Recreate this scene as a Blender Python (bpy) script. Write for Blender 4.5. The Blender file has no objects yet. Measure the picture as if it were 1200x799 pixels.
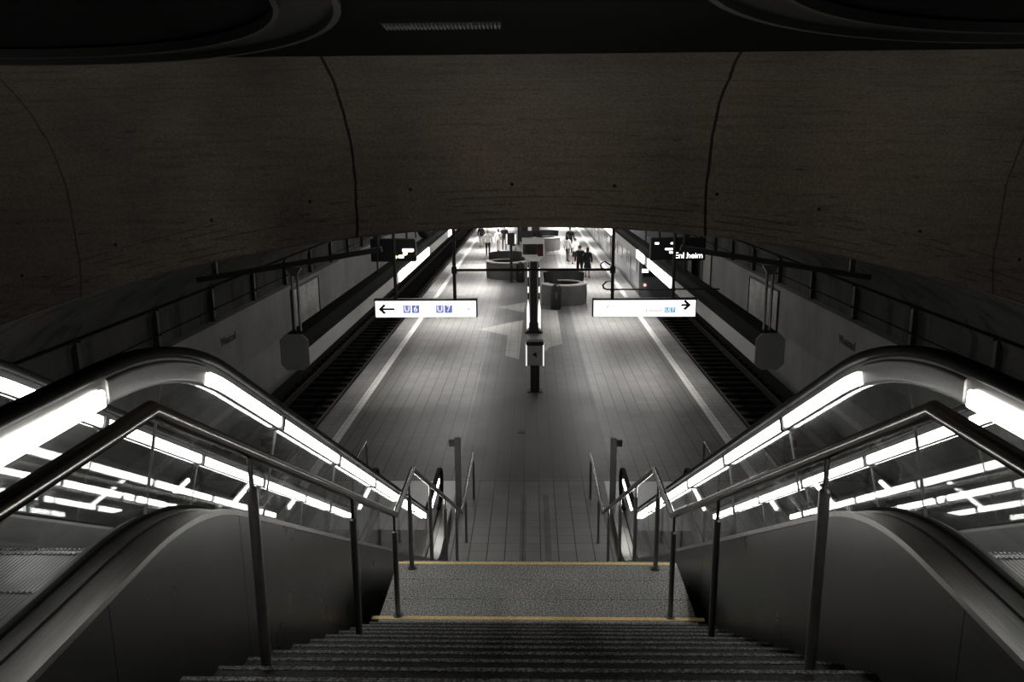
import bpy, bmesh, math, random
from mathutils import Vector, Matrix
random.seed(7)
PI = math.pi
SC = bpy.context.scene
COL = SC.collection
H = 6.4            # camera height above the platform (platform floor is z = 0)
ZC = 4.75          # concourse floor
R = math.radians

# ------------------------------------------------------------------ materials
class NT:
    def __init__(s, name):
        s.m = bpy.data.materials.new(name); s.m.use_nodes = True
        s.t = s.m.node_tree; s.n = s.t.nodes; s.l = s.t.links
        s.p = s.n['Principled BSDF']; s.out = s.n['Material Output']
        s._co = None
    def co(s):
        if s._co is None:
            g = s.n.new('ShaderNodeNewGeometry'); s._co = g.outputs['Position']
        return s._co
    def obj(s):
        return s.n.new('ShaderNodeTexCoord').outputs['Object']
    def put(s, sock, v):
        if isinstance(v, bpy.types.NodeSocket): s.l.new(v, sock)
        else: sock.default_value = v
    def math(s, op, a, b=0.0, c=0.0):
        n = s.n.new('ShaderNodeMath'); n.operation = op
        s.put(n.inputs[0], a); s.put(n.inputs[1], b); s.put(n.inputs[2], c)
        return n.outputs[0]
    def map(s, v, scale=(1, 1, 1), loc=(0, 0, 0), rot=(0, 0, 0)):
        n = s.n.new('ShaderNodeMapping'); s.l.new(v, n.inputs[0])
        n.inputs['Scale'].default_value = scale; n.inputs['Location'].default_value = loc
        n.inputs['Rotation'].default_value = rot
        return n.outputs[0]
    def noise(s, v, scale=5, detail=4, rough=.55):
        n = s.n.new('ShaderNodeTexNoise'); s.l.new(v, n.inputs['Vector'])
        n.inputs['Scale'].default_value = scale; n.inputs['Detail'].default_value = detail
        n.inputs['Roughness'].default_value = rough
        return n.outputs[0]
    def ramp(s, f, stops):
        n = s.n.new('ShaderNodeValToRGB'); s.l.new(f, n.inputs[0])
        e = n.color_ramp.elements
        while len(e) < len(stops): e.new(.5)
        for k, (p, c) in enumerate(stops):
            e[k].position = p; e[k].color = (*c, 1) if len(c) == 3 else c
        return n.outputs[0]
    def mix(s, f, a, b, mode='MIX'):
        n = s.n.new('ShaderNodeMixRGB'); n.blend_type = mode
        for k, v in ((0, f), (1, a), (2, b)):
            if isinstance(v, tuple) and len(v) == 3: v = (*v, 1)
            s.put(n.inputs[k], v)
        return n.outputs[0]
    def sep(s, v):
        n = s.n.new('ShaderNodeSeparateXYZ'); s.l.new(v, n.inputs[0]); return n.outputs
    def bump(s, h, st=.3, d=.01):
        n = s.n.new('ShaderNodeBump'); s.l.new(h, n.inputs['Height'])
        n.inputs['Strength'].default_value = st; n.inputs['Distance'].default_value = d
        s.l.new(n.outputs[0], s.p.inputs['Normal'])
    def set(s, col=None, rough=None, metal=None, spec=None):
        if col is not None: s.put(s.p.inputs['Base Color'], (*col, 1) if isinstance(col, tuple) and len(col) == 3 else col)
        if rough is not None: s.put(s.p.inputs['Roughness'], rough)
        if metal is not None: s.put(s.p.inputs['Metallic'], metal)
        if spec is not None: s.put(s.p.inputs['Specular IOR Level'], spec)
        return s

M = {}
def plain(name, col, rough=.5, metal=0., spec=.5, var=.12, vs=18):
    t = NT(name)
    n = t.noise(t.obj(), vs, 3)
    lo = tuple(c * (1 - var) for c in col); hi = tuple(min(1, c * (1 + var)) for c in col)
    t.set(t.ramp(n, [(.3, lo), (.7, hi)]), rough, metal, spec)
    M[name] = t.m
    return t.m
def emit(name, col, st):
    t = NT(name); t.set(col, .5)
    t.p.inputs['Emission Color'].default_value = (*col, 1)
    t.p.inputs['Emission Strength'].default_value = st
    M[name] = t.m
    return t.m

plain('black_rubber', (.008, .008, .008), .6, 0, .06)
plain('black_paint', (.010, .010, .011), .45)
plain('dark_metal', (.035, .035, .036), .4, .4)
plain('grey_paint', (.16, .16, .155), .5)
plain('mid_grey', (.09, .09, .09), .55)
plain('white_paint', (.86, .85, .82), .5, var=.05)
plain('rail_steel', (.27, .265, .25), .2, 1.0, var=.06, vs=40)
plain('post_steel', (.16, .155, .15), .33, .85, var=.1, vs=30)
plain('seat_dark', (.02, .02, .021), .5)
plain('yellow_strip', (1.0, .66, .28), .55, var=.18, vs=30)
plain('skin', (.45, .30, .22), .55, var=.04)
plain('skin_tan', (.33, .20, .13), .55, var=.04)
plain('cloth_white', (.75, .74, .72), .8)
plain('cloth_black', (.012, .012, .014), .85)
plain('cloth_grey', (.12, .12, .12), .85)
plain('cloth_pale', (.45, .42, .38), .85)
plain('hair_dark', (.012, .010, .009), .6)
plain('hair_grey', (.35, .33, .31), .6)
plain('red_paint', (.05, .012, .014), .4)
plain('blue_badge', (.10, .14, .42), .5, var=.03)
plain('pale_blue', (.28, .46, .72), .5, var=.03)
plain('ink', (.012, .012, .012), .6)
plain('concrete_pole', (.06, .06, .058), .7)
plain('leaf_brown', (.10, .045, .025), .7)
plain('paper', (.45, .36, .33), .8)
plain('call_grey', (.40, .40, .39), .5)
plain('rust_rail', (.13, .12, .11), .45, .6)
plain('sleeper', (.045, .044, .042), .9, 0, .1)
plain('trough_dark', (.008, .008, .008), .8, 0, .05)
plain('trough_plate', (.42, .415, .40), .45)
plain('pale_panel', (.5, .5, .48), .5)
plain('rim_concrete', (.50, .49, .47), .5)
plain('train_paint', (.30, .31, .32), .3)
plain('train_door', (.40, .41, .42), .35)
plain('train_window', (.05, .055, .06), .12, 0, .6)
plain('ring_paint', (.035, .035, .035), .5)
emit('tube_light', (1.0, .985, .95), 14.0)
emit('ad_light', (1.0, .985, .95), 6.0)
emit('sign_face', (1.0, .985, .95), 1.35)
emit('totem_glow', (1.0, .97, .92), .9)
emit('led_white', (1.0, .98, .93), 3.0)
emit('led_warm', (1.0, .86, .62), 3.0)
emit('tail_red', (1.0, .55, .5), 1.2)

def brushed(name, col, rough, aniso_axis=0, metal=1.0):
    t = NT(name)
    sc = [60, 60, 60]; sc[aniso_axis] = 1.5
    n = t.noise(t.map(t.co(), tuple(sc)), 3, 3)
    b = t.noise(t.co(), 2.3, 4)
    c = t.ramp(n, [(.3, tuple(v * .8 for v in col)), (.7, tuple(min(1, v * 1.15) for v in col))])
    t.set(c, t.math('ADD', t.math('MULTIPLY', b, .16), rough - .08), metal)
    M[name] = t.m
brushed('deck_steel', (.30, .295, .28), .36, 1)
plain('skirt_steel', (.10, .10, .098), .42, .5, var=.04, vs=4)
brushed('panel_steel', (.058, .057, .054), .30, 1, .6)
brushed('plate_steel', (.40, .40, .39), .4, 0)

def tread():
    t = NT('step_tread')
    x = t.sep(t.co())[0]
    w = t.math('FRACT', t.math('MULTIPLY', x, 55.0))
    g = t.math('GREATER_THAN', w, .55)
    n = t.noise(t.co(), 6, 4)
    c = t.mix(g, (.012, .012, .012), t.ramp(n, [(.3, (.13, .13, .125)), (.75, (.34, .335, .32))]))
    t.set(c, .42, t.math('MULTIPLY', g, .8)); t.bump(g, .5, .004)
    M['step_tread'] = t.m
tread()

def granite(name, lo, mid, hi):
    t = NT(name)
    a = t.noise(t.co(), 70, 2, .7); b = t.noise(t.co(), 170, 1, .6); d = t.noise(t.co(), 1.6, 4)
    c = t.ramp(t.math('ADD', t.math('MULTIPLY', a, .6), t.math('MULTIPLY', b, .4)), [(.40, (lo,) * 3), (.5, (mid, mid, mid * .95)), (.60, (hi, hi, hi * .93))])
    c = t.mix(1, c, t.ramp(d, [(.3, (.75, .75, .75)), (.7, (1, 1, 1))]), 'MULTIPLY')
    t.set(c, .65, 0, .3)
    M[name] = t.m
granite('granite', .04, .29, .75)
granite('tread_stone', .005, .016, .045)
granite('nosing_stone', .02, .10, .28)

def floor_tiles():
    t = NT('platform_tiles')
    X, Y, _ = t.sep(t.co())
    def joint(v, off, w):
        f = t.math('FRACT', t.math('DIVIDE', t.math('ADD', v, 300 + off), .30))
        return t.math('LESS_THAN', f, w / .30)
    jx, jy = joint(X, .15, .019), t.math('MULTIPLY', joint(Y, .05, .012), .6)
    jj = t.math('MAXIMUM', jx, jy)
    cell = t.n.new('ShaderNodeTexWhiteNoise'); cell.noise_dimensions = '2D'
    cb = t.n.new('ShaderNodeCombineXYZ')
    t.l.new(t.math('FLOOR', t.math('DIVIDE', t.math('ADD', X, 300.15), .30)), cb.inputs[0]); t.l.new(t.math('FLOOR', t.math('DIVIDE', t.math('ADD', Y, 300.05), .30)), cb.inputs[1])
    t.l.new(cb.outputs[0], cell.inputs['Vector'])
    n = t.noise(t.co(), .55, 5); g = t.noise(t.co(), 60, 2)
    col = t.ramp(n, [(.3, (.17, .166, .160)), (.7, (.28, .274, .264))])
    # darker paving carpet along the middle of the platform
    ax = t.math('ABSOLUTE', t.math('SUBTRACT', t.sep(t.co())[0], .1))
    mid = t.math('LESS_THAN', ax, 1.65)
    fy = t.math('GREATER_THAN', t.sep(t.co())[1], 15.4)
    col = t.mix(t.math('MULTIPLY', mid, t.math('MULTIPLY', fy, .65)), col, (.06, .06, .06))
    col = t.mix(1, col, t.ramp(g, [(.3, (.78, .78, .78)), (.7, (1, 1, 1))]), 'MULTIPLY')
    col = t.mix(1, col, t.ramp(cell.outputs['Value'], [(0, (.82, .82, .82)), (1, (1, 1, 1))]), 'MULTIPLY')
    col = t.mix(t.math('MULTIPLY', jj, .92), col, (.02, .02, .02))
    # dark shadow streaks painted into the tile colour at the foot of the stairs
    shade_streaks = t.math('MULTIPLY', t.math('MAXIMUM', t.math('LESS_THAN', t.math('ABSOLUTE', t.math('ADD', X, .14)), .055), t.math('LESS_THAN', t.math('ABSOLUTE', t.math('SUBTRACT', X, .29)), .055)), t.math('LESS_THAN', Y, 14.6))
    col = t.mix(t.math('MULTIPLY', shade_streaks, t.math('MULTIPLY', t.noise(t.co(), 3.5, 4), .95)), col, (.025, .025, .025))
    t.set(col, t.math('ADD', t.math('MULTIPLY', n, .25), .28), 0, .4)
    t.bump(t.math('SUBTRACT', 1.0, jj), .3, .003)
    M['platform_tiles'] = t.m
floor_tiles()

def tiles_light(name, c0, c1):
    t = NT(name)
    br = t.n.new('ShaderNodeTexBrick'); t.l.new(t.map(t.co(), (1, 1, 1), (.15, 0, 0)), br.inputs['Vector'])
    br.offset = 0
    br.inputs['Color1'].default_value = (.9, .9, .9, 1); br.inputs['Color2'].default_value = (1, 1, 1, 1)
    br.inputs['Mortar'].default_value = (.25, .25, .25, 1); br.inputs['Scale'].default_value = 1
    br.inputs['Mortar Size'].default_value = .006
    br.inputs['Brick Width'].default_value = .30; br.inputs['Row Height'].default_value = .30
    n = t.noise(t.co(), 1.2, 5)
    t.set(t.mix(1, t.ramp(n, [(.3, c0), (.7, c1)]), br.outputs['Color'], 'MULTIPLY'), .5)
    M[name] = t.m
tiles_light('pale_tiles', (.30, .294, .278), (.40, .39, .37))
tiles_light('edge_tiles', (.22, .22, .21), (.32, .31, .30))
tiles_light('line_tiles', (.74, .73, .70), (.86, .85, .82))

def bulkhead_mat():
    t = NT('board_marked_concrete')
    P = t.co(); x, y, z = t.sep(P)[0], t.sep(P)[1], t.sep(P)[2]
    a = t.noise(t.map(P, (.35, 6, 6)), 3, 6, .65)      # shuttering board streaks
    b = t.noise(P, .45, 5); c = t.noise(t.map(P, (1, 1, 1)), 34, 4, .75)
    d = t.noise(t.map(P, (1.2, 9, 9)), 2.2, 5, .7)
    col = t.ramp(b, [(.32, (.13, .111, .092)), (.5, (.18, .153, .122)), (.68, (.22, .178, .126))])
    col = t.mix(1, col, t.ramp(a, [(.3, (.68, .68, .70)), (.5, (.95, .95, .95)), (.7, (1, 1, 1))]), 'MULTIPLY')
    col = t.mix(1, col, t.ramp(c, [(.36, (.58, .58, .59)), (.62, (1.0, 1.0, 1.0))]), 'MULTIPLY')
    col = t.mix(1, col, t.ramp(d, [(.30, (.35, .35, .35)), (.36, (1, 1, 1))]), 'MULTIPLY')
    # the height above the arched lower edge
    hh = t.math('SUBTRACT', z, t.math('SUBTRACT', 5.6, t.math('DIVIDE', t.math('MULTIPLY', x, x), 39.0)))
    band = t.math('FRACT', t.math('MULTIPLY', hh, 11.0))
    low = t.math('LESS_THAN', hh, .52)
    line = t.math('MULTIPLY', t.math('LESS_THAN', band, .22), low)
    ln = t.math('GREATER_THAN', t.noise(t.map(P, (.6, 4, 4)), 1.7, 4), .5)
    col = t.mix(t.math('MULTIPLY', t.math('MULTIPLY', line, ln), .5), col, (.03, .028, .026))
    wob = t.math('MULTIPLY', t.math('SUBTRACT', t.noise(P, 2.2, 6), .5), .07)
    jx = t.math('SUBTRACT', t.math('ABSOLUTE', t.math('ADD', x, wob)), 2.2)
    j2 = t.math('SUBTRACT', t.math('ABSOLUTE', t.math('ADD', x, wob)), 5.85)
    jt = t.math('LESS_THAN', t.math('ABSOLUTE', jx), .017)
    j3 = t.math('MULTIPLY', t.math('LESS_THAN', t.math('ABSOLUTE', j2), .012), .6)
    col = t.mix(t.math('MAXIMUM', jt, j3), col, (.012, .012, .012))
    # shutter tie holes
    fx = t.math('MULTIPLY', t.math('SUBTRACT', t.math('FRACT', t.math('DIVIDE', t.math('ADD', x, 20.07), 1.28)), .5), 1.28)
    dz = t.math('SUBTRACT', hh, .53)
    rr = t.math('ADD', t.math('MULTIPLY', fx, fx), t.math('MULTIPLY', dz, dz))
    col = t.mix(t.math('LESS_THAN', rr, .0005), col, (.012, .012, .012))
    t.set(col, .85, 0, .25); t.bump(t.math('ADD', a, t.math('MULTIPLY', c, .4)), .35, .012)
    M['bulkhead'] = t.m
bulkhead_mat()

def wall_mat(name, lo, hi, seep):
    t = NT(name); P = t.co()
    b = t.noise(P, .7, 6); c = t.noise(P, 24, 4); s = t.noise(t.map(P, (1, 1.0, .13)), 1.6, 5, .62)
    col = t.ramp(b, [(.3, lo), (.7, hi)])
    col = t.mix(1, col, t.ramp(c, [(.28, (.55, .55, .55)), (.5, (1, 1, 1))]), 'MULTIPLY')
    col = t.mix(seep, col, t.ramp(s, [(.40, (.25, .25, .25)), (.5, (1, 1, 1))]), 'MULTIPLY')
    t.set(col, .85, 0, .3); t.bump(c, .3, .01)
    M[name] = t.m
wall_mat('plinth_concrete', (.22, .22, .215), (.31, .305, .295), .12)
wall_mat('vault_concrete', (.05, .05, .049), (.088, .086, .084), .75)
wall_mat('dark_concrete', (.045, .044, .042), (.075, .073, .07), .4)
wall_mat('bench_concrete', (.12, .12, .118), (.19, .187, .18), .15)

def slat_mat():
    t = NT('ceiling_slats'); P = t.co(); y = t.sep(P)[1]
    g = t.math('GREATER_THAN', t.math('FRACT', t.math('MULTIPLY', y, 9.0)), .3)
    t.set(t.mix(g, (.001, .001, .001), (.0035, .0035, .0035)), .8, 0, .1); t.bump(g, .5, .02)
    M['ceiling_slats'] = t.m
slat_mat()

def ballast():
    t = NT('ballast'); P = t.co()
    a = t.noise(P, 14, 4, .7)
    t.set(t.ramp(a, [(.35, (.012, .012, .012)), (.55, (.05, .048, .045)), (.72, (.10, .098, .092))]), .95)
    t.bump(a, .9, .05); M['ballast'] = t.m
ballast()

def map_mat():
    t = NT('map_print'); P = t.obj()
    n = t.n.new('ShaderNodeTexVoronoi'); n.feature = 'DISTANCE_TO_EDGE'
    t.l.new(P, n.inputs['Vector']); n.inputs['Scale'].default_value = 4.5
    v2 = t.n.new('ShaderNodeTexVoronoi'); v2.feature = 'DISTANCE_TO_EDGE'
    t.l.new(t.map(P, (1, 1, 1), (3, 1, 2)), v2.inputs['Vector']); v2.inputs['Scale'].default_value = 14
    e = t.math('LESS_THAN', n.outputs[0], .035); e2 = t.math('LESS_THAN', v2.outputs[0], .035)
    w = t.noise(P, 1.5, 2)
    c = t.ramp(w, [(.35, (.36, .36, .34)), (.65, (.62, .62, .59))])
    c = t.mix(t.math('MULTIPLY', e2, .35), c, (.2, .2, .2)); c = t.mix(t.math('MULTIPLY', e, .6), c, (.12, .12, .12))
    t.set(c, .35); M['map_print'] = t.m
map_mat()

def screen_mat():
    t = NT('poster_print'); P = t.obj()
    a = t.noise(P, 3, 4); 
    t.set(t.ramp(a, [(.4, (.01, .01, .012)), (.55, (.05, .045, .045)), (.7, (.16, .15, .14))]), .3)
    M['poster_print'] = t.m
screen_mat()

def glass():
    t = NT('balustrade_glass')
    t.n.remove(t.p)
    tr = t.n.new('ShaderNodeBsdfTransparent'); tr.inputs[0].default_value = (.93, .94, .935, 1)
    gl = t.n.new('ShaderNodeBsdfGlossy'); gl.inputs['Roughness'].default_value = .015
    gl.inputs[0].default_value = (1, 1, 1, 1)
    lw = t.n.new('ShaderNodeLayerWeight'); lw.inputs['Blend'].default_value = .5
    k = t.math('ADD', .05, t.math('MULTIPLY', t.math('POWER', lw.outputs['Facing'], 5.0), .9))
    mx = t.n.new('ShaderNodeMixShader'); t.l.new(k, mx.inputs[0]); t.l.new(tr.outputs[0], mx.inputs[1]); t.l.new(gl.outputs[0], mx.inputs[2])
    # scratches and finger dust on the panes
    P = t.co()
    sp = t.noise(P, 70, 2, .7)
    s1 = t.noise(t.map(P, (1, 14, 3), rot=(.6, 0, 0)), 2.2, 5, .7)
    s2 = t.noise(t.map(P, (1, 3, 16), rot=(.4, 0, 0)), 1.9, 5, .7)
    haze = t.noise(P, 1.7, 5, .6)
    d = t.math('MAXIMUM', t.math('GREATER_THAN', sp, .745),
               t.math('MAXIMUM', t.math('MULTIPLY', t.math('GREATER_THAN', s1, .695), .4), t.math('MULTIPLY', t.math('GREATER_THAN', s2, .70), .4)))
    d = t.math('ADD', t.math('MULTIPLY', d, .40), t.math('MULTIPLY', t.math('MAXIMUM', t.math('SUBTRACT', haze, .42), 0.0), .14))
    df = t.n.new('ShaderNodeBsdfDiffuse'); df.inputs[0].default_value = (.6, .6, .58, 1)
    tl = t.n.new('ShaderNodeBsdfTranslucent'); tl.inputs[0].default_value = (.6, .6, .58, 1)
    md = t.n.new('ShaderNodeMixShader'); md.inputs[0].default_value = .5
    t.l.new(df.outputs[0], md.inputs[1]); t.l.new(tl.outputs[0], md.inputs[2])
    m2 = t.n.new('ShaderNodeMixShader'); t.l.new(d, m2.inputs[0]); t.l.new(mx.outputs[0], m2.inputs[1]); t.l.new(md.outputs[0], m2.inputs[2])
    t.l.new(m2.outputs[0], t.out.inputs[0])
    M['glass'] = t.m
glass()
plain('seal', (.16, .16, .155), .5)

# ------------------------------------------------------------------ mesh helpers
class MB:
    def __init__(s): s.v = []; s.f = []
    def add(s, vs, fs):
        o = len(s.v); s.v += [tuple(v) for v in vs]; s.f += [tuple(i + o for i in f) for f in fs]; return s
    def box(s, x0, x1, y0, y1, z0, z1):
        if x0 > x1: x0, x1 = x1, x0
        if y0 > y1: y0, y1 = y1, y0
        if z0 > z1: z0, z1 = z1, z0
        vs = [(x, y, z) for x in (x0, x1) for y in (y0, y1) for z in (z0, z1)]
        return s.add(vs, [(0, 1, 3, 2), (4, 6, 7, 5), (0, 4, 5, 1), (2, 3, 7, 6), (0, 2, 6, 4), (1, 5, 7, 3)])
    def bevbox(s, x0, x1, y0, y1, z0, z1, b=.01):
        bm = bmesh.new(); bmesh.ops.create_cube(bm, size=1)
        for v in bm.verts:
            v.co = ((x0 + x1) / 2 + v.co.x * abs(x1 - x0), (y0 + y1) / 2 + v.co.y * abs(y1 - y0), (z0 + z1) / 2 + v.co.z * abs(z1 - z0))
        bmesh.ops.bevel(bm, geom=bm.edges[:], offset=b, segments=2, affect='EDGES', profile=.5)
        return s.bm(bm)
    def bm(s, bm):
        bm.verts.index_update()
        s.add([v.co[:] for v in bm.verts], [[v.index for v in f.verts] for f in bm.faces]); bm.free(); return s
    def loft(s, rings, closed=True, caps=True):
        n = len(rings[0]); o = len(s.v)
        for r in rings: s.v += [tuple(p) for p in r]
        for k in range(len(rings) - 1):
            for i in range(n if closed else n - 1):
                j = (i + 1) % n
                s.f.append((o + k * n + i, o + k * n + j, o + (k + 1) * n + j, o + (k + 1) * n + i))
        if caps and closed:
            s.f.append(tuple(o + i for i in range(n))[::-1]); s.f.append(tuple(o + (len(rings) - 1) * n + i for i in range(n)))
        return s
    def tube(s, pts, r, n=12):
        pts = [Vector(p) for p in pts]; rings = []
        rad = r if isinstance(r, (list, tuple)) else [r] * len(pts)
        for k, p in enumerate(pts):
            if k == 0: t = pts[1] - p
            elif k == len(pts) - 1: t = p - pts[k - 1]
            else: t = ((pts[k + 1] - p).normalized() + (p - pts[k - 1]).normalized())
            t.normalize()
            ref = Vector((1, 0, 0)) if abs(t.x) < .9 else Vector((0, 0, 1))
            a = (ref - t * ref.dot(t)).normalized(); b = t.cross(a)
            sc = 1.0
            if 0 < k < len(pts) - 1:
                c = (p - pts[k - 1]).normalized().dot(t); sc = 1 / max(.5, c)
            # mitre only in the bend direction
            bd = Vector((0, 0, 0))
            if 0 < k < len(pts) - 1:
                bd = ((pts[k + 1] - p).normalized() - (p - pts[k - 1]).normalized())
                if bd.length > 1e-6: bd.normalize()
            ring = []
            for i in range(n):
                q = (a * math.cos(2 * PI * i / n) + b * math.sin(2 * PI * i / n)) * rad[k]
                if bd.length > 1e-6: q += bd * q.dot(bd) * (sc - 1)
                ring.append(p + q)
            rings.append(ring)
        return s.loft(rings)
    def cyl(s, c, r, z0, z1, n=20, r1=None):
        r1 = r if r1 is None else r1
        return s.loft([[(c[0] + rr * math.cos(2 * PI * i / n), c[1] + rr * math.sin(2 * PI * i / n), z) for i in range(n)] for rr, z in ((r, z0), (r1, z1))])
    def lathe(s, c, prof, n=24, a0=0, a1=2 * PI):
        full = abs(a1 - a0 - 2 * PI) < 1e-6
        m = n if full else n + 1
        cols = [[(c[0] + r * math.cos(a0 + (a1 - a0) * i / n), c[1] + r * math.sin(a0 + (a1 - a0) * i / n), c[2] + z) for i in range(m)] for r, z in prof]
        return s.loft(cols, closed=full, caps=False)
    def prism(s, poly, axis, a, b):
        """poly: list of 2-D points in the plane square to axis; extruded from a to b"""
        def P(u, v, w): return {'x': (w, u, v), 'y': (u, w, v), 'z': (u, v, w)}[axis]
        return s.loft([[P(u, v, a) for u, v in poly], [P(u, v, b) for u, v in poly]])
    def build(s, name, mat, parent=None, smooth=False, sharp=35):
        me = bpy.data.meshes.new(name); me.from_pydata(s.v, [], s.f); me.validate()
        bm = bmesh.new(); bm.from_mesh(me); bmesh.ops.recalc_face_normals(bm, faces=bm.faces[:])
        if smooth:
            for f in bm.faces: f.smooth = True
            for e in bm.edges:
                if len(e.link_faces) == 2 and e.calc_face_angle(0) > R(sharp): e.smooth = False
        bm.to_mesh(me); bm.free()
        me.materials.append(mat if not isinstance(mat, str) else M[mat])
        o = bpy.data.objects.new(name, me); COL.objects.link(o)
        if parent is not None: o.parent = parent; o.matrix_parent_inverse = Matrix.Translation(-parent_loc(parent))
        return o
def parent_loc(p):
    return Vector(p.location) if p.parent is None else Vector((0, 0, 0))
def tag(o, label, cat, group=None):
    o['label'] = label; o['category'] = cat
    if group: o['group'] = group
    return o
def thing(name, loc, label, cat, group=None):
    o = bpy.data.objects.new(name, None); COL.objects.link(o); o.location = loc; o.empty_display_size = .2
    return tag(o, label, cat, group)
def struct(o):
    o['kind'] = 'structure'; return o
def text_mesh(name, body, mat, size, mtx, parent, extrude=.002, align='CENTER', bold=0.0):
    cu = bpy.data.curves.new(name, 'FONT'); cu.body = body; cu.size = size; cu.extrude = extrude
    cu.align_x = align; cu.align_y = 'CENTER'; cu.resolution_u = 3; cu.offset = bold
    tmp = bpy.data.objects.new(name + '_curve', cu); COL.objects.link(tmp)
    bpy.context.view_layer.update()
    me = bpy.data.meshes.new_from_object(tmp.evaluated_get(bpy.context.evaluated_depsgraph_get()))
    bpy.data.objects.remove(tmp); bpy.data.curves.remove(cu)
    me.transform(mtx); me.materials.clear(); me.materials.append(M[mat])
    o = bpy.data.objects.new(name, me); COL.objects.link(o)
    if parent is not None: o.parent = parent; o.matrix_parent_inverse = Matrix.Translation(-parent_loc(parent))
    return o
def face_cam(x, y, z):      # text plane that faces -Y
    return Matrix.Translation((x, y, z)) @ Matrix.Rotation(PI / 2, 4, 'X')

# ------------------------------------------------------------------ camera
cam = bpy.data.objects.new('camera', bpy.data.cameras.new('camera')); COL.objects.link(cam)
F = 930.0
cam.data.sensor_width = 36; cam.data.lens = F / 1200 * 36; cam.data.clip_end = 500; cam.data.clip_start = .05
PITCH, YAW, ROLL = R(12.7), R(1.38), R(-.42)
cam.matrix_world = Matrix.Translation((0, 0, H)) @ Matrix.Rotation(YAW, 4, 'Z') @ Matrix.Rotation(PI / 2 - PITCH, 4, 'X') @ Matrix.Rotation(ROLL, 4, 'Z')
SC.camera = cam

# ------------------------------------------------------------------ the hall: setting
Y0, Y1 = -6.0, 112.0
WX = 8.5
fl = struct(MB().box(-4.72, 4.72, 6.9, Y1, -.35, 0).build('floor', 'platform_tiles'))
for s, nm in ((-1, 'left'), (1, 'right')):
    struct(MB().box(s * 4.72, s * 5.3, 6.9, Y1, -1.0, 0).build('floor_edge_' + nm, 'edge_tiles'))
    struct(MB().box(s * 4.52, s * 4.72, 6.9, Y1, 0, .003).build('trim_1' if s < 0 else 'trim_2', 'line_tiles'))
    struct(MB().box(s * 5.3, s * 8.6, 4, Y1, -1.2, -.95).build('floor_trackbed_' + nm, 'ballast'))
struct(MB().box(-5.3, 5.3, 6.9, Y1, -1.1, -.36).build('floor_platform_base', 'dark_concrete'))

def arch(x): return 5.6 - x * x / 39.0
def vault_section():
    pts = []
    for i in range(0, 29):
        x = 7.0 * i / 28; pts.append((x, arch(x) + .02))
    # ease from the vault into the wall
    x0, z0 = 7.0, arch(7.0) + .02
    p1, p2 = (8.45, z0 - .62), (8.78, 2.95)
    for i in range(1, 11):
        t = i / 10
        pts.append(((1 - t) ** 2 * x0 + 2 * t * (1 - t) * p1[0] + t * t * p2[0], (1 - t) ** 2 * z0 + 2 * t * (1 - t) * p1[1] + t * t * p2[1]))
    return pts
VS = vault_section()
for s, nm in ((-1, 'left'), (1, 'right')):
    up = [(s * x, z) for x, z in VS[26:]] + [(s * 8.78, 2.2)]
    outer = [(s * 9.3, 2.2), (s * 9.3, up[0][1] + .6), (up[0][0], up[0][1] + .6)]
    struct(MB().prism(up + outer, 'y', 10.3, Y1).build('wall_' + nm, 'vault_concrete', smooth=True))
    struct(MB().box(s * 8.78, s * 9.3, Y0, 10.3, 2.2, 4.3).build('wall_underpass_' + nm, 'vault_concrete'))
    struct(MB().box(s * WX, s * 9.3, Y0, Y1, -1.2, 2.2).build('baseboard_' + nm, 'plinth_concrete'))
cs = [(-x, z) for x, z in VS[:27][::-1]] + VS[1:27]
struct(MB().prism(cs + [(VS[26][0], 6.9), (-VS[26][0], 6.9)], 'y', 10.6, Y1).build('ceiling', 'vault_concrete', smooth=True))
struct(MB().box(-9.3, 9.3, Y1, Y1 + .4, -1.2, 7).build('wall_end', 'plinth_concrete'))
struct(MB().box(-9.3, 9.3, Y0, 6.9, -1.2, -1.0).build('floor_underpass', 'dark_concrete'))

# bulkhead: cove profile (y, z relative to the arched lower edge), swept along x
prof = [(10.07, 0), (10.14, .33), (10.12, .62), (10.07, .91), (9.95, 1.16), (9.78, 1.36), (9.55, 1.53), (9.25, 1.70), (8.95, 1.84), (8.76, 1.90)]
prof_back = [(8.7, 2.6), (10.7, 2.6), (10.7, 0)]
rings = []
for i in range(49):
    x = -9.3 + 18.6 * i / 48
    a = arch(x)
    ring = [(x, y, a + dz * (7.5 - a) / 1.9) for y, dz in prof] + [(x, y, 8.2 if dz > 1 else a) for y, dz in prof_back]
    rings.append(ring)
struct(MB().loft(rings).build('wall_bulkhead', 'bulkhead', smooth=True, sharp=50))

# concourse around the viewpoint
struct(MB().box(-9.3, 9.3, -6, 8.9, 7.5, 8.1).build('ceiling_concourse', 'ceiling_slats'))
for s, nm in ((-1, 'left'), (1, 'right')):
    struct(MB().box(s * 9.0, s * 9.3, -6, 10.1, 4.3, 8.1).build('wall_concourse_' + nm, 'bulkhead'))
    struct(MB().box(s * 3.22, s * 9.3, -6, 3.2, 4.3, ZC).build('floor_concourse_' + nm, 'granite'))
struct(MB().box(-9.3, 9.3, -6.3, -6, -1.2, 8.1).build('wall_back', 'dark_concrete'))
struct(MB().box(-1.44, 1.44, -6, 2.22, 4.5, ZC).build('floor_concourse', 'granite'))
for s, nm in ((-1, 'left'), (1, 'right')):
    struct(MB().box(s * 1.44, s * 3.22, -6, -1.9, 4.5, ZC).build('floor_escalator_' + nm, 'granite'))

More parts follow.
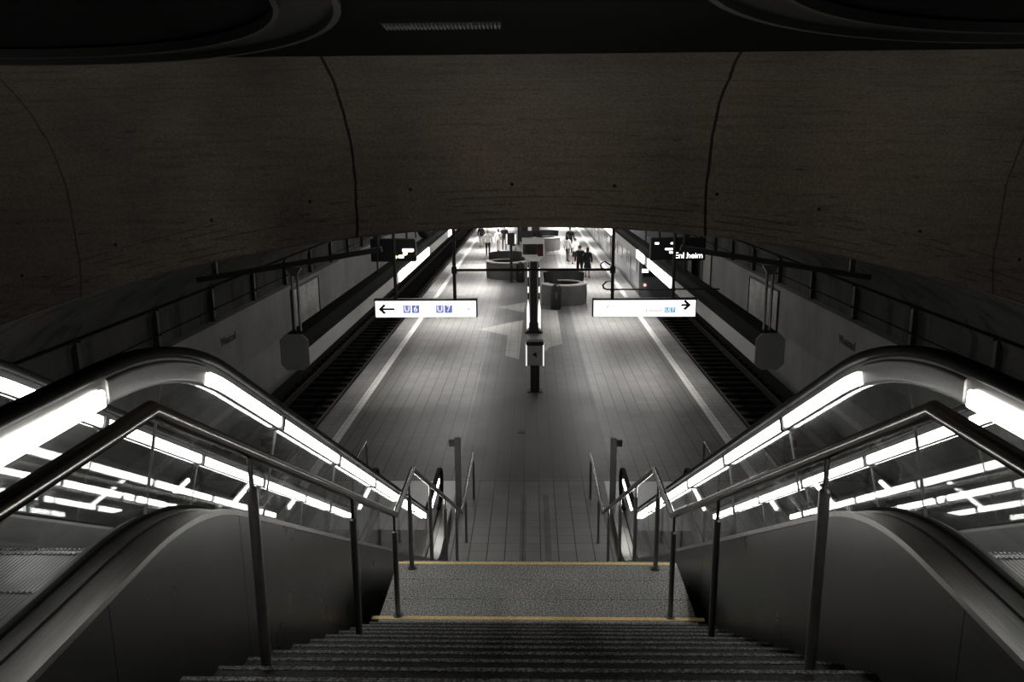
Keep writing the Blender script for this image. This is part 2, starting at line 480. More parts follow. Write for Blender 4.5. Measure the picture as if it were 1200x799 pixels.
# pale paving figure and joints set flush in the platform floor
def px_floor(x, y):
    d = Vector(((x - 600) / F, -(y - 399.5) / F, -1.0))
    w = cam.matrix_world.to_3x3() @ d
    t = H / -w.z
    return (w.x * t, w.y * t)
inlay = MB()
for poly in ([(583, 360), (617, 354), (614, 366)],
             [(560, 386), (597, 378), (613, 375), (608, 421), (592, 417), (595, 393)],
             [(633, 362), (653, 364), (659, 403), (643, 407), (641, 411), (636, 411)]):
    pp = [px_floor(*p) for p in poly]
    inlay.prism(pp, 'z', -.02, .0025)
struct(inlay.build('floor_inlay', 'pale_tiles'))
jt = MB().box(-4.5, 4.5, 15.30, 15.34, -.02, .0015)
a, b = px_floor(622, 308), px_floor(671, 272)
jt.prism([(a[0], a[1]), (b[0], b[1]), (b[0] + .5, b[1]), (a[0] + .12, a[1])], 'z', -.02, .0015)
struct(jt.build('floor_joint', 'dark_metal'))

# ------------------------------------------------------------------ railway tracks
def track(s, label):
    cx = s * 6.72
    t = thing('railway_track', (cx, 12, -.95), label, 'track')
    for q in (-1, 1):
        x = cx + q * .75
        p = [(-.07, 0), (.07, 0), (.07, .02), (.015, .035), (.012, .10), (.036, .115), (.036, .15), (-.036, .15), (-.036, .115), (-.012, .10), (-.015, .035), (-.07, .02)]
        MB().prism([(x + u, -.83 + v) for u, v in p], 'y', 8, Y1).build('rail', 'rust_rail', t)
    sl = None
    for k in range(98):
        y = 12.4 + k * .66
        if sl is None:
            sl = MB().prism([(-1.2, -.95), (1.2, -.95), (1.2, -.85), (1.1, -.83), (-1.1, -.83), (-1.2, -.85)], 'y', 0, .24)
            sl.v = [(v[0] + cx, v[1] + 12.4, v[2]) for v in sl.v]
            sl = sl.build('sleeper', 'sleeper', t)
        else:
            o = sl.copy(); COL.objects.link(o); o.location = (0, k * .66, 0)
track(-1, 'left railway track of steel rails on sleepers below the platform edge')
track(1, 'right railway track, with the train standing on its far part')

# ------------------------------------------------------------------ staircase
RIS, RUN = 2.05 / 12, .307
SW0, SW1 = -1.27, 1.37
st = thing('staircase', (0, 2.22, 0), 'dark granite staircase with a landing, going down between the two escalators', 'stairs')
sm = None
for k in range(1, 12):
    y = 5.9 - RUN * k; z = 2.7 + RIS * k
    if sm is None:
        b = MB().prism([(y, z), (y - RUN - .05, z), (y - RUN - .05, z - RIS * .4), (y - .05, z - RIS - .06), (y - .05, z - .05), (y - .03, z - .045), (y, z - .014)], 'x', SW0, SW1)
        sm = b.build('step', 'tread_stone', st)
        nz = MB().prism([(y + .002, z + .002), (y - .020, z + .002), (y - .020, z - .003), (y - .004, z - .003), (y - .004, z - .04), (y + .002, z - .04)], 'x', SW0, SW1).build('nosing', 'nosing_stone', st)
    else:
        for q_ in (sm, nz): o = q_.copy(); COL.objects.link(o); o.location = (0, -RUN * (k - 1), RIS * (k - 1))
for k in range(3):
    y0 = 5.9 + k * .3267
    MB().bevbox(SW0, SW1, y0 + .0015 - (.36 if k == 0 else 0), y0 + .3267 - .0015, 2.58, 2.7, .004).build('landing_slab', 'granite', st)
MB().box(SW0 - .06, SW1 + .06, 5.905, 5.95, 2.69, 2.703).build('edge_strip', 'yellow_strip', st)
MB().box(SW0 + .01, SW1 - .01, 6.835, 6.875, 2.69, 2.703).build('edge_strip', 'yellow_strip', st)
RIS2, RUN2 = 2.7 / 16, 2.7 / 16 / .552
lo = None
for k in range(1, 16):
    y = 6.88 + RUN2 * (k - 1); z = 2.7 - RIS2 * k
    if lo is None:
        lo = MB().box(SW0, SW1, y, y + RUN2 + .03, z - RIS2, z).build('step', 'granite', st)
    else:
        o = lo.copy(); COL.objects.link(o); o.location = (0, RUN2 * (k - 1), -RIS2 * (k - 1))
for x in (SW0 + .12, SW1 - .32):
    MB().prism([(2.3, 4.5), (2.3, 4.2), (5.9, 2.15), (6.9, 2.15), (10.2, 0), (10.9, 0), (6.95, 2.35), (5.9, 2.5)], 'x', x, x + .2).build('stringer', 'dark_concrete', st)

# litter caught beside the landing on a narrow ledge
led = MB()
struct(MB().box(-1.47, -1.27, 5.2, 7.2, 2.05, 2.12).box(1.37, 1.47, 5.2, 7.2, 2.05, 2.12).build('trim_3', 'dark_concrete'))
bm = bmesh.new(); bmesh.ops.create_icosphere(bm, subdivisions=2, radius=.07)
for v in bm.verts: v.co *= random.uniform(.7, 1.15)
for v in bm.verts: v.co += Vector((-1.37, 6.25, 2.17))
tag(MB().bm(bm).build('crumpled_paper', 'paper'), 'crumpled pinkish paper in the gap left of the landing', 'litter')
for k, (y, lab) in enumerate(((5.6, 'dry brown leaf in the gap right of the landing, nearest the stairs'), (5.85, 'dry brown leaf in the gap right of the landing, middle one'), (6.1, 'dry brown leaf in the gap right of the landing, farthest one'))):
    lf = MB(); c = Vector((1.42, y, 2.128)); n = 8; rr = []
    for i in range(n + 1):
        t = i / n; w = .03 * math.sin(PI * t) + .002
        rr.append([(c.x - w, c.y - .07 + .14 * t, c.z + .012 * math.sin(4 * t) ), (c.x, c.y - .07 + .14 * t, c.z + .004), (c.x + w, c.y - .07 + .14 * t, c.z + .02 * t), (c.x, c.y - .07 + .14 * t, c.z + .001)])
    tag(lf.loft(rr).build('dry_leaf', 'leaf_brown'), lab, 'leaf', 'dry leaves beside the landing')

# stair railings
def stair_railing(s, label):
    x = s * 1.135 + .02
    t = thing('stair_railing', (x, 2.2, ZC), label, 'handrail')
    pts = [(-1.6, 5.70), (2.20, 5.70), (6.03, 3.58), (7.02, 3.58), (11.85, .90), (14.5, .90)]
    MB().tube([(x, y, z) for y, z in pts], .0265, 16).build('rail', 'rail_steel', t, True)
    def railz(y):
        for (a, b), (c, d) in zip(pts, pts[1:]):
            if a <= y <= c: return b + (d - b) * (y - a) / (c - a)
    def floorz(y):
        if y < 2.22: return ZC
        if y < 5.9:
            k = math.floor((5.9 - y) / RUN + .0001)
            return min(ZC, 2.7 + RIS * k)
        if y < 6.88: return 2.7
        if y < 11.6: return max(0, 2.7 - RIS2 * (math.floor((y - 6.88) / RUN2) + 1))
        return 0
    for y in (-1.3, .6, 2.94, 4.58, 5.96, 6.76, 8.15, 9.55, 10.95, 12.6, 14.45):
        zf, zr = floorz(y), railz(y)
        p = MB().tube([(x, y, zf), (x, y, zr - .20), (x, y, zr - .16), (x, y, zr - .15)], [.022, .022, .022, .012], 14).build('post', 'post_steel', t, True)
        MB().tube([(x, y, zr - .16), (x, y, zr - .02)], .0105, 8).build('pin', 'rail_steel', p, True)
        if zf in (2.7, 0): MB().cyl((x, y), .042, zf, zf + .008, 18).build('base_plate', 'post_steel', p)
    return t
stair_railing(-1, 'steel tube handrail on slim posts along the left side of the stairs')
stair_railing(1, 'steel tube handrail on slim posts along the right side of the stairs')

# ------------------------------------------------------------------ escalators
SL = .571; TH = math.atan(SL); DROP = ZC
YT, YB = -1.55, 13.75            # newel ends
NL1, NA1, NS, NA2, NL2 = 15, 12, 26, 8, 7
def esc_path(h, r1=None, r2=None, yb=YB, yt=YT):
    """(y, z) samples of the line that runs h above step level; the same number for any h"""
    k1 = 3.2 + .54 * h; k2 = k1 + DROP / SL
    r1 = 1.15 + h * 1.0 if r1 is None else r1
    r2 = 1.5 - .35 * h if r2 is None else r2
    tt1, tt2 = r1 * math.tan(TH / 2), r2 * math.tan(TH / 2)
    P = []
    for i in range(NL1): P.append((yt + (k1 - tt1 - yt) * i / NL1, ZC + h))
    for i in range(NA1):
        a = TH * i / NA1
        P.append((k1 - tt1 + r1 * math.sin(a), ZC + h - r1 * (1 - math.cos(a))))
    sy, sz = k1 + tt1 * math.cos(TH), ZC + h - tt1 * math.sin(TH)
    ey, ez = k2 - tt2 * math.cos(TH), h + tt2 * math.sin(TH)
    for i in range(NS): P.append((sy + (ey - sy) * i / NS, sz + (ez - sz) * i / NS))
    for i in range(NA2):
        a = TH * (1 - i / NA2)
        P.append((k2 + tt2 - r2 * math.sin(a), h + r2 * (1 - math.cos(a))))
    for i in range(NL2 + 1): P.append((k2 + tt2 + (yb - k2 - tt2) * i / NL2, h))
    return P
I_A1, I_S, I_A2, I_L2, I_END = NL1, NL1 + NA1, NL1 + NA1 + NS, NL1 + NA1 + NS + NA2, NL1 + NA1 + NS + NA2 + NL2
def sweep(mb, path, sec, x0, closed=True):
    """sec: list of (dx, dn): sideways and square to the path"""
    rings = []
    for k, (y, z) in enumerate(path):
        a = path[max(0, k - 1)]; b = path[min(len(path) - 1, k + 1)]
        ty, tz = b[0] - a[0], b[1] - a[1]; L = math.hypot(ty, tz); ty, tz = ty / L, tz / L
        ny, nz = -tz, ty
        rings.append([(x0 + dx, y + ny * dn, z + nz * dn) for dx, dn in sec])
    return mb.loft(rings, closed)
def ribbon(mb, lo, hi, xa, xb):
    """a sheet between two matched paths, from x = xa to xb"""
    rings = [[(xa, *p), (xb, *p), (xb, *q), (xa, *q)] for p, q in zip(lo, hi)]
    return mb.loft(rings)
def rrect(w, h, r, n=4, cy=0):
    P = []
    for cx, cz, a0 in ((w / 2 - r, h / 2 - r, 0), (-w / 2 + r, h / 2 - r, PI / 2), (-w / 2 + r, -h / 2 + r, PI), (w / 2 - r, -h / 2 + r, 3 * PI / 2)):
        for i in range(n + 1):
            a = a0 + PI / 2 * i / n
            P.append((cx + r * math.cos(a), cy + cz + r * math.sin(a)))
    return P
RAILSEC = rrect(.082, .05, .022)

def escalator(s, label):
    e = thing('escalator', (s * 2.3, 3.2, ZC), label, 'escalator')
    for inner in (True, False):
        xg = s * (1.70 if inner else 2.90)
        out = -s if inner else s             # towards the outside of the escalator
        # --- handrail: the belt runs round both newels
        hp = esc_path(.862, 2.5)
        RN = .33
        belt = list(hp)
        cy, cz = YB, .862 - RN
        top = []
        for i in range(1, 15):
            a = PI / 2 - PI * i / 14
            belt.append((cy + RN * math.cos(a), cz + RN * math.sin(a)))
        belt.append((YB - .25, .862 - 2 * RN))
        cz = ZC + .862 - RN
        for i in range(1, 15):
            a = PI / 2 + PI * i / 14
            top.append((YT + RN * math.cos(a), cz + RN * math.sin(a)))
        belt = [(YT + .25, ZC + .862 - 2 * RN)] + top[::-1] + belt
        sweep(MB(), belt, RAILSEC, xg).build('handrail', 'black_rubber', e, True, 50)
        # --- metal profile below the belt
        gp = esc_path(.797, 2.44)
        g0 = gp[:]
        prof = sweep(MB(), g0, rrect(.040, .13, .012, 4, -.012), xg).build('handrail_profile', 'deck_steel', e, True, 50)
        sweep(MB(), gp[I_A1:I_S - 2], rrect(.062, .11, .02, 4, -.022), xg).build('curve_cover', 'plate_steel', e, True, 50)
        # --- tube lights set along the profile
        cuts = [(1, 5), (5, 9), (9, I_A1)] + [(I_S - 3, I_S + 3), (I_S + 3, I_S + 8), (I_S + 8, I_S + 13), (I_S + 13, I_S + 18), (I_S + 18, I_S + 22), (I_S + 22, I_S + 26), (I_L2, I_L2 + 6)]
        for a, b in cuts:
            seg = gp[a:b + 1]
            # end gaps
            (y0, z0), (y1, z1) = seg[0], seg[1]; L = math.hypot(y1 - y0, z1 - z0); g = .05
            seg[0] = (y0 + (y1 - y0) * g / L, z0 + (z1 - z0) * g / L)
            (y0, z0), (y1, z1) = seg[-1], seg[-2]; L = math.hypot(y1 - y0, z1 - z0)
            seg[-1] = (y0 + (y1 - y0) * g / L, z0 + (z1 - z0) * g / L)
            for q in (-1, 1):
                sweep(MB(), seg, rrect(.026, .072, .012, 3, -.036), xg + q * .030).build('tube_light', 'tube_light', e, True, 50)
        for a in [c_[1] for c_ in cuts if c_[1] not in (I_A1, I_L2 + 6)]:
            (y0, z0), (y1, z1) = gp[a - 1], gp[a + 1]; L = math.hypot(y1 - y0, z1 - z0); ty, tz = (y1 - y0) / L, (z1 - z0) / L
            cy_, cz_ = gp[a]
            MB().prism([(cy_ + ty * u - tz * v, cz_ + tz * u + ty * v) for u, v in ((-.024, .012), (.024, .012), (.024, -.082), (-.024, -.082))], 'x', xg - .047, xg + .047).build('tube_socket', 'seat_dark', e)
        # --- glass panes
        lo, hi = esc_path(.175, 1.9), esc_path(.765, 2.4)
        gl = [0, 4, 8, 12, I_A1 + 5, I_S + 3, I_S + 8, I_S + 13, I_S + 18, I_S + 23, I_A2 + 4, I_L2 + 4, I_END]
        for a, b in zip(gl, gl[1:]):
            ribbon(MB(), lo[a:b + 1], hi[a:b + 1], xg - .005, xg + .005).build('glass_panel', 'glass', e)
        for k in gl[1:-1]:
            (ya, za), (yb, zb) = lo[k], hi[k]
            MB().prism([(ya - .003, za), (ya + .003, za), (yb + .003, zb), (yb - .003, zb)], 'x', xg - .0065, xg + .0065).build('pane_joint', 'seal', e)
        # newel panes, half round
        for yy, z0, d in ((YB, 0, 1), (YT, ZC, -1)):
            poly = [(yy, z0 + .175)] + [(yy + d * .29 * math.cos(a), z0 + .535 + .28 * math.sin(a)) for a in [R(-80 + 170 * i / 12) for i in range(13)]]
            MB().prism(poly, 'x', xg - .005, xg + .005).build('newel_pane', 'glass', e)
        # --- deck: two strips outside the glass, one narrow inside, then skirt and outer cladding
        dk0 = esc_path(.165, 1.9)
        w = .20
        xo = xg + out * w
        def strip(xa, xb, dn0, dn1, name, mat, pth=dk0):
            sec = [(min(xa, xb) - xg, dn0), (max(xa, xb) - xg, dn0), (max(xa, xb) - xg, dn1), (min(xa, xb) - xg, dn1)]
            return sweep(MB(), pth, sec, xg).build(name, mat, e, True, 40)
        strip(xg + out * .012, xg + out * .082, -.02, .012, 'deck_strip', 'deck_steel')
        strip(xg + out * .088, xo, -.02, .004, 'deck_strip', 'deck_steel')
        strip(xg - out * .012, xg - out * .055, -.02, .012, 'deck_strip', 'deck_steel')
        strip(xo - out * .018, xo + out * .02, -.016, .010, 'edge_trim', 'deck_steel')
        xs = xg - out * .06
        ribbon(MB(), esc_path(-.06), esc_path(.16, 1.9), xs - .006, xs + .006).build('skirt', 'skirt_steel', e, True, 40)
        strip(xg + out * .012, xg - out * .012, .0, .03, 'glass_clamp', 'black_rubber')
        bt, tp = esc_path(-1.05, 1.2, 1.2), esc_path(.15, 1.9)
        bt = [(y, max(z, -.02)) for y, z in bt]
        for a, b in ((0, 8), (8, 14), (14, I_S), (I_S, I_S + 9), (I_S + 9, I_S + 18), (I_S + 18, I_END)):
            L = [(p[0], q[1]) for p, q in zip(tp, bt)][a:b + 1]; T = tp[a:b + 1]
            L = [list(v) for v in L]; T = [list(v) for v in T]
            L[0][0] += .002; T[0][0] += .002; L[-1][0] -= .002; T[-1][0] -= .002
            ribbon(MB(), L, T, xo - .012, xo + .012).build('side_panel', 'panel_steel', e, True, 40)
    # --- truss body under the steps
    bt, tp = esc_path(-1.0, 1.2, 1.2), esc_path(-.32)
    bt = [(y, max(z, -.02)) for y, z in bt]; tp = [(y, max(z, 0)) for y, z in tp]
    L = [(p[0], q[1]) for p, q in zip(tp, bt)]
    ribbon(MB(), L, tp, s * 1.52, s * 3.08).build('truss', 'black_paint', e)
    # --- steps
    x0, x1 = s * 1.775, s * 2.825
    xa, xb = min(x0, x1), max(x0, x1)
    path = esc_path(0)
    cum = [0]
    for p, q in zip(path, path[1:]): cum.append(cum[-1] + math.hypot(q[0] - p[0], q[1] - p[1]))
    def at(d):
        for k in range(len(cum) - 1):
            if cum[k + 1] >= d:
                f = (d - cum[k]) / (cum[k + 1] - cum[k]); p, q = path[k], path[k + 1]
                return (p[0] + (q[0] - p[0]) * f, p[1] + (q[1] - p[1]) * f)
        return path[-1]
    mb = MB()
    mb.box(xa, xb, -.40, -.006, -.03, 0)
    rr = [[(xa, -.012 - .06 * (1 - math.cos(t * 1.2)), -.03 - .22 * t), (xb, -.012 - .06 * (1 - math.cos(t * 1.2)), -.03 - .22 * t), (xb, -.032 - .06 * (1 - math.cos(t * 1.2)), -.03 - .22 * t), (xa, -.032 - .06 * (1 - math.cos(t * 1.2)), -.03 - .22 * t)] for t in [i / 5 for i in range(6)]]
    mb.loft(rr)
    n = 46
    for i in range(n):                       # comb teeth on both edges of the tread
        xx = xa + (xb - xa) * (i + .5) / n
        mb.box(xx - .006, xx + .006, -.012, .004, -.024, .004)
        mb.box(xx - .006, xx + .006, -.404, -.392, -.024, .004)
    first = None
    d = 2.75; yl = 0
    while d < cum[-1] - 1.3:
        y, z = at(d)
        if first is None:
            mb.v = [(v[0], v[1] + y, v[2] + z) for v in mb.v]
            first = mb.build('step', 'step_tread', e); base = (y, z)
        else:
            o = first.copy(); COL.objects.link(o); o.location = (0, y - base[0], z - base[1])
        d += .402
    yc, _ = at(2.75)
    MB().box(xa - .03, xb + .03, YT - .35, yc - .41, ZC - .06, ZC).build('comb_plate', 'plate_steel', e)
    MB().box(s * 1.5, s * 3.2, 13.05, 15.28, -.04, .006).build('landing_plate', 'plate_steel', e)
    return e
escalator(-1, 'left escalator with lit glass sides, nearest the U6 U7 sign')
escalator(1, 'right escalator with lit glass sides, on the right of the stairs')

# ------------------------------------------------------------------ things at the foot of the escalators
def sensor_post(x, s, label):
    t = thing('sensor_post', (x, 14.1, 0), label, 'post', None)
    MB().bevbox(x - .055, x + .055, 14.05, 14.15, 0, 1.36, .008).build('column', 'mid_grey', t)
    MB().bevbox(x + s * .05, x + s * .16, 14.06, 14.14, 1.20, 1.33, .01).build('signal_head', 'dark_metal', t)
    MB().cyl((x, 14.1), .10, 0.0, .012, 20).build('base_plate', 'post_steel', t)
sensor_post(-1.38, -1, 'grey post with a small side head at the foot of the left escalator')
sensor_post(1.55, 1, 'grey post with a small side head at the foot of the right escalator')
def barrier(x, label):
    t = thing('barrier_rail', (x, 14, 0), label, 'barrier')
    MB().tube([(x, 13.6, .0), (x, 13.6, .98), (x, 14.9, .98), (x, 14.9, 0)], .022, 12).build('rail', 'rail_steel', t, True)
    for y in (13.6, 14.9): MB().cyl((x, y), .05, .0, .01, 18).build('base_plate', 'post_steel', t)
barrier(-3.28, 'short steel hoop rail beyond the foot of the left escalator')
barrier(3.42, 'short steel hoop rail beyond the foot of the right escalator')
fx, fy = px_floor(611, 506)
dr = thing('floor_drain', (fx, fy, 0), 'small dark drain plate in the floor tiles ahead of the stairs', 'drain')
MB().box(fx - .1, fx + .1, fy - .11, fy + .11, 0, .006).build('frame', 'dark_metal', dr)
g = MB()
for k in range(5): g.box(fx - .08 + k * .035, fx - .06 + k * .035, fy - .09, fy + .09, .006, .009)
g.build('grate', 'black_paint', dr)

# ------------------------------------------------------------------ hanging signs
SY = 20.8
def hanging_sign(x0, x1, poles, label, face):
    z0, z1 = 2.36, 2.84
    t = thing('hanging_sign', ((x0 + x1) / 2, SY, z0), label, 'sign')
    MB().bevbox(x0, x1, SY, SY + .16, z0, z1, .01).box(x0, x1, SY - .01, SY + .16, z1 - .018, z1 + .02).build('casing', 'black_paint', t)
    f = MB().box(x0 + .035, x1 - .035, SY - .008, SY, z0 + .012, z1 - .03).build('face', 'sign_face', t)
    for x in poles:
        MB().tube([(x, SY + .08, z1), (x, SY + .08, arch(x) + .03)], .045, 12).build('pole', 'black_paint', t, True)
    return t, f
def arrow(x, z, d, L, parent):
    m = MB().box(x - L / 2, x + L / 2, SY - .012, SY - .008, z - .026, z + .026)
    tipx = x + d * L / 2
    for q in (-1, 1):
        m.prism([(tipx + d * .03, z), (tipx - d * .11, z + q * .135), (tipx - d * .17, z + q * .10), (tipx - d * .06, z)], 'y', SY - .0125, SY - .008)
    return m.build('arrow', 'ink', parent)
def badge(x, z, txt, mat, tm, sz, parent, w=.20, hh=.21):
    b = MB().box(x - w / 2, x + w / 2, SY - .011, SY - .008, z - hh / 2, z + hh / 2).build('badge', mat, parent)
    text_mesh('letter', txt, tm, sz, face_cam(x, SY - .012, z), b, .0015)
def glow(name, col, st):
    emit(name, col, st)
glow('badge_blue', (.20, .25, .66), .6); glow('badge_pale', (.28, .33, .72), .65); glow('badge_cyan', (.25, .52, .80), .7)
glow('badge_white', (1, 1, 1), 1.1); glow('badge_faint', (.82, .88, .95), 1.0); plain('grey_print', (.22, .22, .21), .6)
tL, fL = hanging_sign(-4.18, -1.42, (-3.60, -2.02), 'lit sign with a left arrow and U6 U7 badges hanging over the platform', None)
arrow(-3.83, 2.59, -1, .40, fL)
for x, tx, mt in ((-3.30, 'U', 'badge_pale'), (-3.07, '6', 'badge_blue'), (-2.42, 'U', 'badge_pale'), (-2.19, '7', 'badge_blue')):
    badge(x, 2.59, tx, mt, 'badge_white', .22, fL)
tR, fR = hanging_sign(1.64, 4.40, (2.17, 3.77), 'lit sign with a right arrow hanging over the right side of the platform', None)
arrow(4.10, 2.68, 1, .22, fR)
text_mesh('lettering', 'de', 'grey_print', .12, face_cam(-1.66, SY - .01, 2.59), fL)
badge(3.62, 2.55, 'U', 'badge_cyan', 'badge_white', .15, fR, .135, .15)
badge(3.77, 2.55, '7', 'badge_cyan', 'badge_white', .15, fR, .135, .15)
badge(3.62, 2.71, 'U', 'badge_faint', 'badge_white', .15, fR, .135, .15)
badge(3.77, 2.71, '6', 'badge_faint', 'badge_white', .15, fR, .135, .15)
text_mesh('lettering', 'Enkheim', 'grey_print', .13, face_cam(3.28, SY - .01, 2.53), fR)
MB().prism([(2.00, 2.60), (2.015, 2.59), (2.09, 2.69), (2.075, 2.70)], 'y', SY - .011, SY - .008).build('mark', 'grey_print', fR)

p1 = thing('cross_pipe', (.06, SY, 3.62), 'dark horizontal pipe hung between the inner poles of both hanging signs', 'pipe')
MB().tube([(-2.02, SY + .08, 3.62), (2.17, SY + .08, 3.62)], .035, 12).build('pipe', 'black_paint', p1, True)
for x in (-2.02, 2.17):
    MB().tube([(x, SY + .08, 3.53), (x, SY + .08, 3.71)], .075, 14).build('clamp', 'black_paint', p1, True)
MB().tube([(1.98, SY + .04, 3.62)] + [(1.98 - .14 * math.sin(a) + .0, SY + .04, 3.62 + .11 * (1 - math.cos(a)) / 1.0) for a in (.6, 1.2, 1.8, 2.4, 3.0)] + [(2.1, SY + .04, 3.74)], .018, 8).build('cable_loop', 'black_rubber', p1, True)
p2 = thing('cross_pipe', (3.3, SY + .2, 3.08), 'thin dark pipe just above the right hanging sign', 'pipe')
MB().tube([(2.17, SY + .13, 3.32), (2.0, SY + .13, 3.28), (1.92, SY + .13, 3.20), (1.94, SY + .13, 3.12), (2.03, SY + .13, 3.08), (5.0, SY + .13, 3.08)], .022, 10).build('pipe', 'black_paint', p2, True)
for x in (2.17, 3.77): MB().box(x - .06, x + .06, SY + .05, SY + .16, 3.05, 3.11).build('clamp', 'black_paint', p2)

# ------------------------------------------------------------------ lighting troughs over the platform edges
TX, TZ, TE = 5.05, 2.46, 16.4
def trough(s, label, lights):
    t = thing('lighting_trough', (s * TX, TE, TZ), label, 'light trough')
    w, hh, c = .30, .385, .12
    sec = [(-w, -hh + c), (-w + c, -hh), (w - c, -hh), (w, -hh + c), (w, hh - c), (w - c, hh), (-w + c, hh), (-w, hh - c)]
    P = [(s * TX + u, TZ + v) for u, v in sec]
    MB().prism(P, 'y', TE + .03, Y1 - 2).build('housing', 'trough_dark', t)
    inner = -s
    xi = s * TX + inner * (w + .004)
    xa_, xb_ = s * TX + inner * w, s * TX + inner * (w - c)
    MB().loft([[(xa_ + inner * .008, y, TZ + .10), (xa_ + inner * .008, y, TZ - hh + c), (xb_, y, TZ - hh - .008), (xb_, y, TZ - hh + .002), (xa_ - inner * .004, y, TZ - hh + c + .004), (xa_ - inner * .004, y, TZ + .10)] for y in (TE + .05, Y1 - 2)]).build('side_plate', 'trough_plate', t)
    e = MB()
    e.prism([(s * TX + u * 1.02, TZ + v * 1.02) for u, v in sec], 'y', TE, TE + .03).build('end_cap', 'grey_paint', t)
    for a, b in lights:
        MB().box(xi + inner * .006, xi + inner * .045, a, b, TZ - hh + c + .02, TZ + .11).build('light_panel', 'ad_light', t)
    # hangers
    for y in (26, 35, 44, 53, 62, 71):
        MB().tube([(s * TX, y, TZ + hh), (s * TX, y, arch(TX) + .03)], .03, 10).build('hanger', 'black_paint', t, True)
    p = MB()
    for q in (-.06, .06): p.tube([(s * TX + q, TE + .35, TZ + hh - .01), (s * TX + q, TE + .35, 4.20)], .032, 10)
    p.prism([(s * TX - .05, 4.06), (s * TX + .05, 4.06), (s * TX + .17, 4.24), (s * TX - .17, 4.24)], 'y', TE + .3, TE + .4)
    p.build('hanger', 'post_steel', t, True)
    return t
trough(-1, 'long boxy dark light trough with lit panels hanging over the left track', [(28.3, 36.8), (46, 48.5), (54, 57)])
trough(1, 'long boxy dark light trough with lit panels hanging over the right track', [(26.5, 32), (33.2, 35.4), (46, 52)])

def beam(s, label):
    y = TE + .35
    t = thing('hanger_beam', (s * 5.2, y, 4.25), label, 'beam')
    a, b = Vector((s * 7.15, y, 3.98)), Vector((s * 3.15, y, 4.62))
    d = (b - a).normalized(); n = Vector((-d.z, 0, d.x)) if d.x > 0 else Vector((d.z, 0, -d.x))
    pr = [a + n * .055, b + n * .055, b - n * .055, a - n * .055]
    MB().prism([(p.x, p.z) for p in pr], 'y', y - .05, y + .05).build('beam', 'black_paint', t)
    xx = s * 6.75; zz = 4.04
    MB().box(xx - .05, xx + .05, y - .04, y + .04, zz, arch(6.75) + .08).box(xx - .12, xx + .12, y - .06, y + .06, arch(6.75) - .02, arch(6.75) + .06).build('bracket', 'dark_metal', t)
    xx = s * 3.22
    MB().tube([(xx, y, 4.6), (xx, y, arch(3.22) + .03)], .03, 10).build('rod', 'black_paint', t, True)
beam(-1, 'dark sloping beam carrying the near end of the left light trough')
beam(1, 'dark sloping beam carrying the near end of the right light trough')

# round mirror above the left trough
mi = thing('round_mirror', (-5.05, 38, 2.85), 'dark round disc on a short pole above the left light trough', 'mirror')
MB().tube([(-5.05, 38, 2.85), (-5.05, 38, 3.2)], .03, 10).build('pole', 'black_paint', mi, True)
rg = [[(-5.05 + r * math.cos(2 * PI * i / 28), yy, 3.2 + r * math.sin(2 * PI * i / 28)) for i in range(28)] for r, yy in ((.05, 37.86), (.26, 37.9), (.33, 37.96), (.33, 38.0), (.05, 38.06))]
MB().loft(rg).build('disc', 'black_paint', mi, True)

# train destination boards
def board(x0, x1, y, z0, z1, label):
    t = thing('destination_board', ((x0 + x1) / 2, y, z0), label, 'display')
    MB().bevbox(x0, x1, y, y + .3, z0, z1, .02).build('casing', 'black_paint', t)
    for x in (x0 + .3, x1 - .3): MB().tube([(x, y + .15, z1), (x, y + .15, arch(x) + .03)], .035, 10).build('hanger', 'black_paint', t, True)
    return t
bR = board(3.95, 5.75, 26.2, 3.20, 3.95, 'dark hanging display with white letters, above the right light trough')
text_mesh('display_text', 'Enkheim', 'led_white', .27, face_cam(5.20, 26.19, 3.36), bR)
d = MB()
for x, z, w in ((4.08, 3.74, .14), (4.60, 3.74, .12), (4.42, 3.55, .26), (4.56, 3.44, .12)): d.bevbox(x, x + w, 26.185, 26.2, z, z + .055, .012)
d.build('display_dots', 'led_white', bR)
bL = board(-5.3, -3.80, 26.2, 3.20, 3.95, 'dark hanging display with warm lit marks, above the left light trough')
d = MB()
for x, z, w in ((-4.56, 3.30, .13), (-4.38, 3.32, .18), (-4.22, 3.42, .14), (-4.24, 3.53, .38)): d.bevbox(x, x + w, 26.185, 26.2, z, z + .10, .03)
d.build('display_dots', 'led_warm', bL)

# ------------------------------------------------------------------ on the track walls
def wall_poster(s, y0, y1, z0, z1, label, fr='dark_metal', mat='map_print'):
    x = s * WX
    t = thing('wall_poster', (x, (y0 + y1) / 2, z0), label, 'poster')
    f = MB()
    f.box(x, x - s * .06, y0 - .06, y0, z0 - .06, z1 + .06).box(x, x - s * .06, y1, y1 + .06, z0 - .06, z1 + .06)
    f.box(x, x - s * .06, y0, y1, z0 - .06, z0).box(x, x - s * .06, y0, y1, z1, z1 + .06)
    f.build('frame', fr, t)
    MB().box(x, x - s * .03, y0, y1, z0, z1).build('sheet', mat, t)
wall_poster(-1, 27.6, 31.2, .45, 2.0, 'framed pale map poster on the left track wall')
wall_poster(1, 27.0, 30.6, .45, 2.0, 'framed pale map poster on the right track wall, behind the trough hanger')
wall_poster(1, 37.3, 39.0, .6, 2.05, 'narrow pale panel on the right track wall, farther than the map poster', 'dark_metal', 'pale_panel')
def lettering(s, y, label):
    mt = Matrix.Translation((s * (WX - .004), y, 1.6)) @ Matrix.Rotation(-s * PI / 2, 4, 'Z') @ Matrix.Rotation(PI / 2, 4, 'X')
    o = text_mesh('wall_lettering', 'Westend', 'ink', .30, mt, None, .006, bold=.012)
    tag(o, label, 'lettering')
lettering(-1, 21.6, 'small dark station name on the left track wall, nearer than the poster')
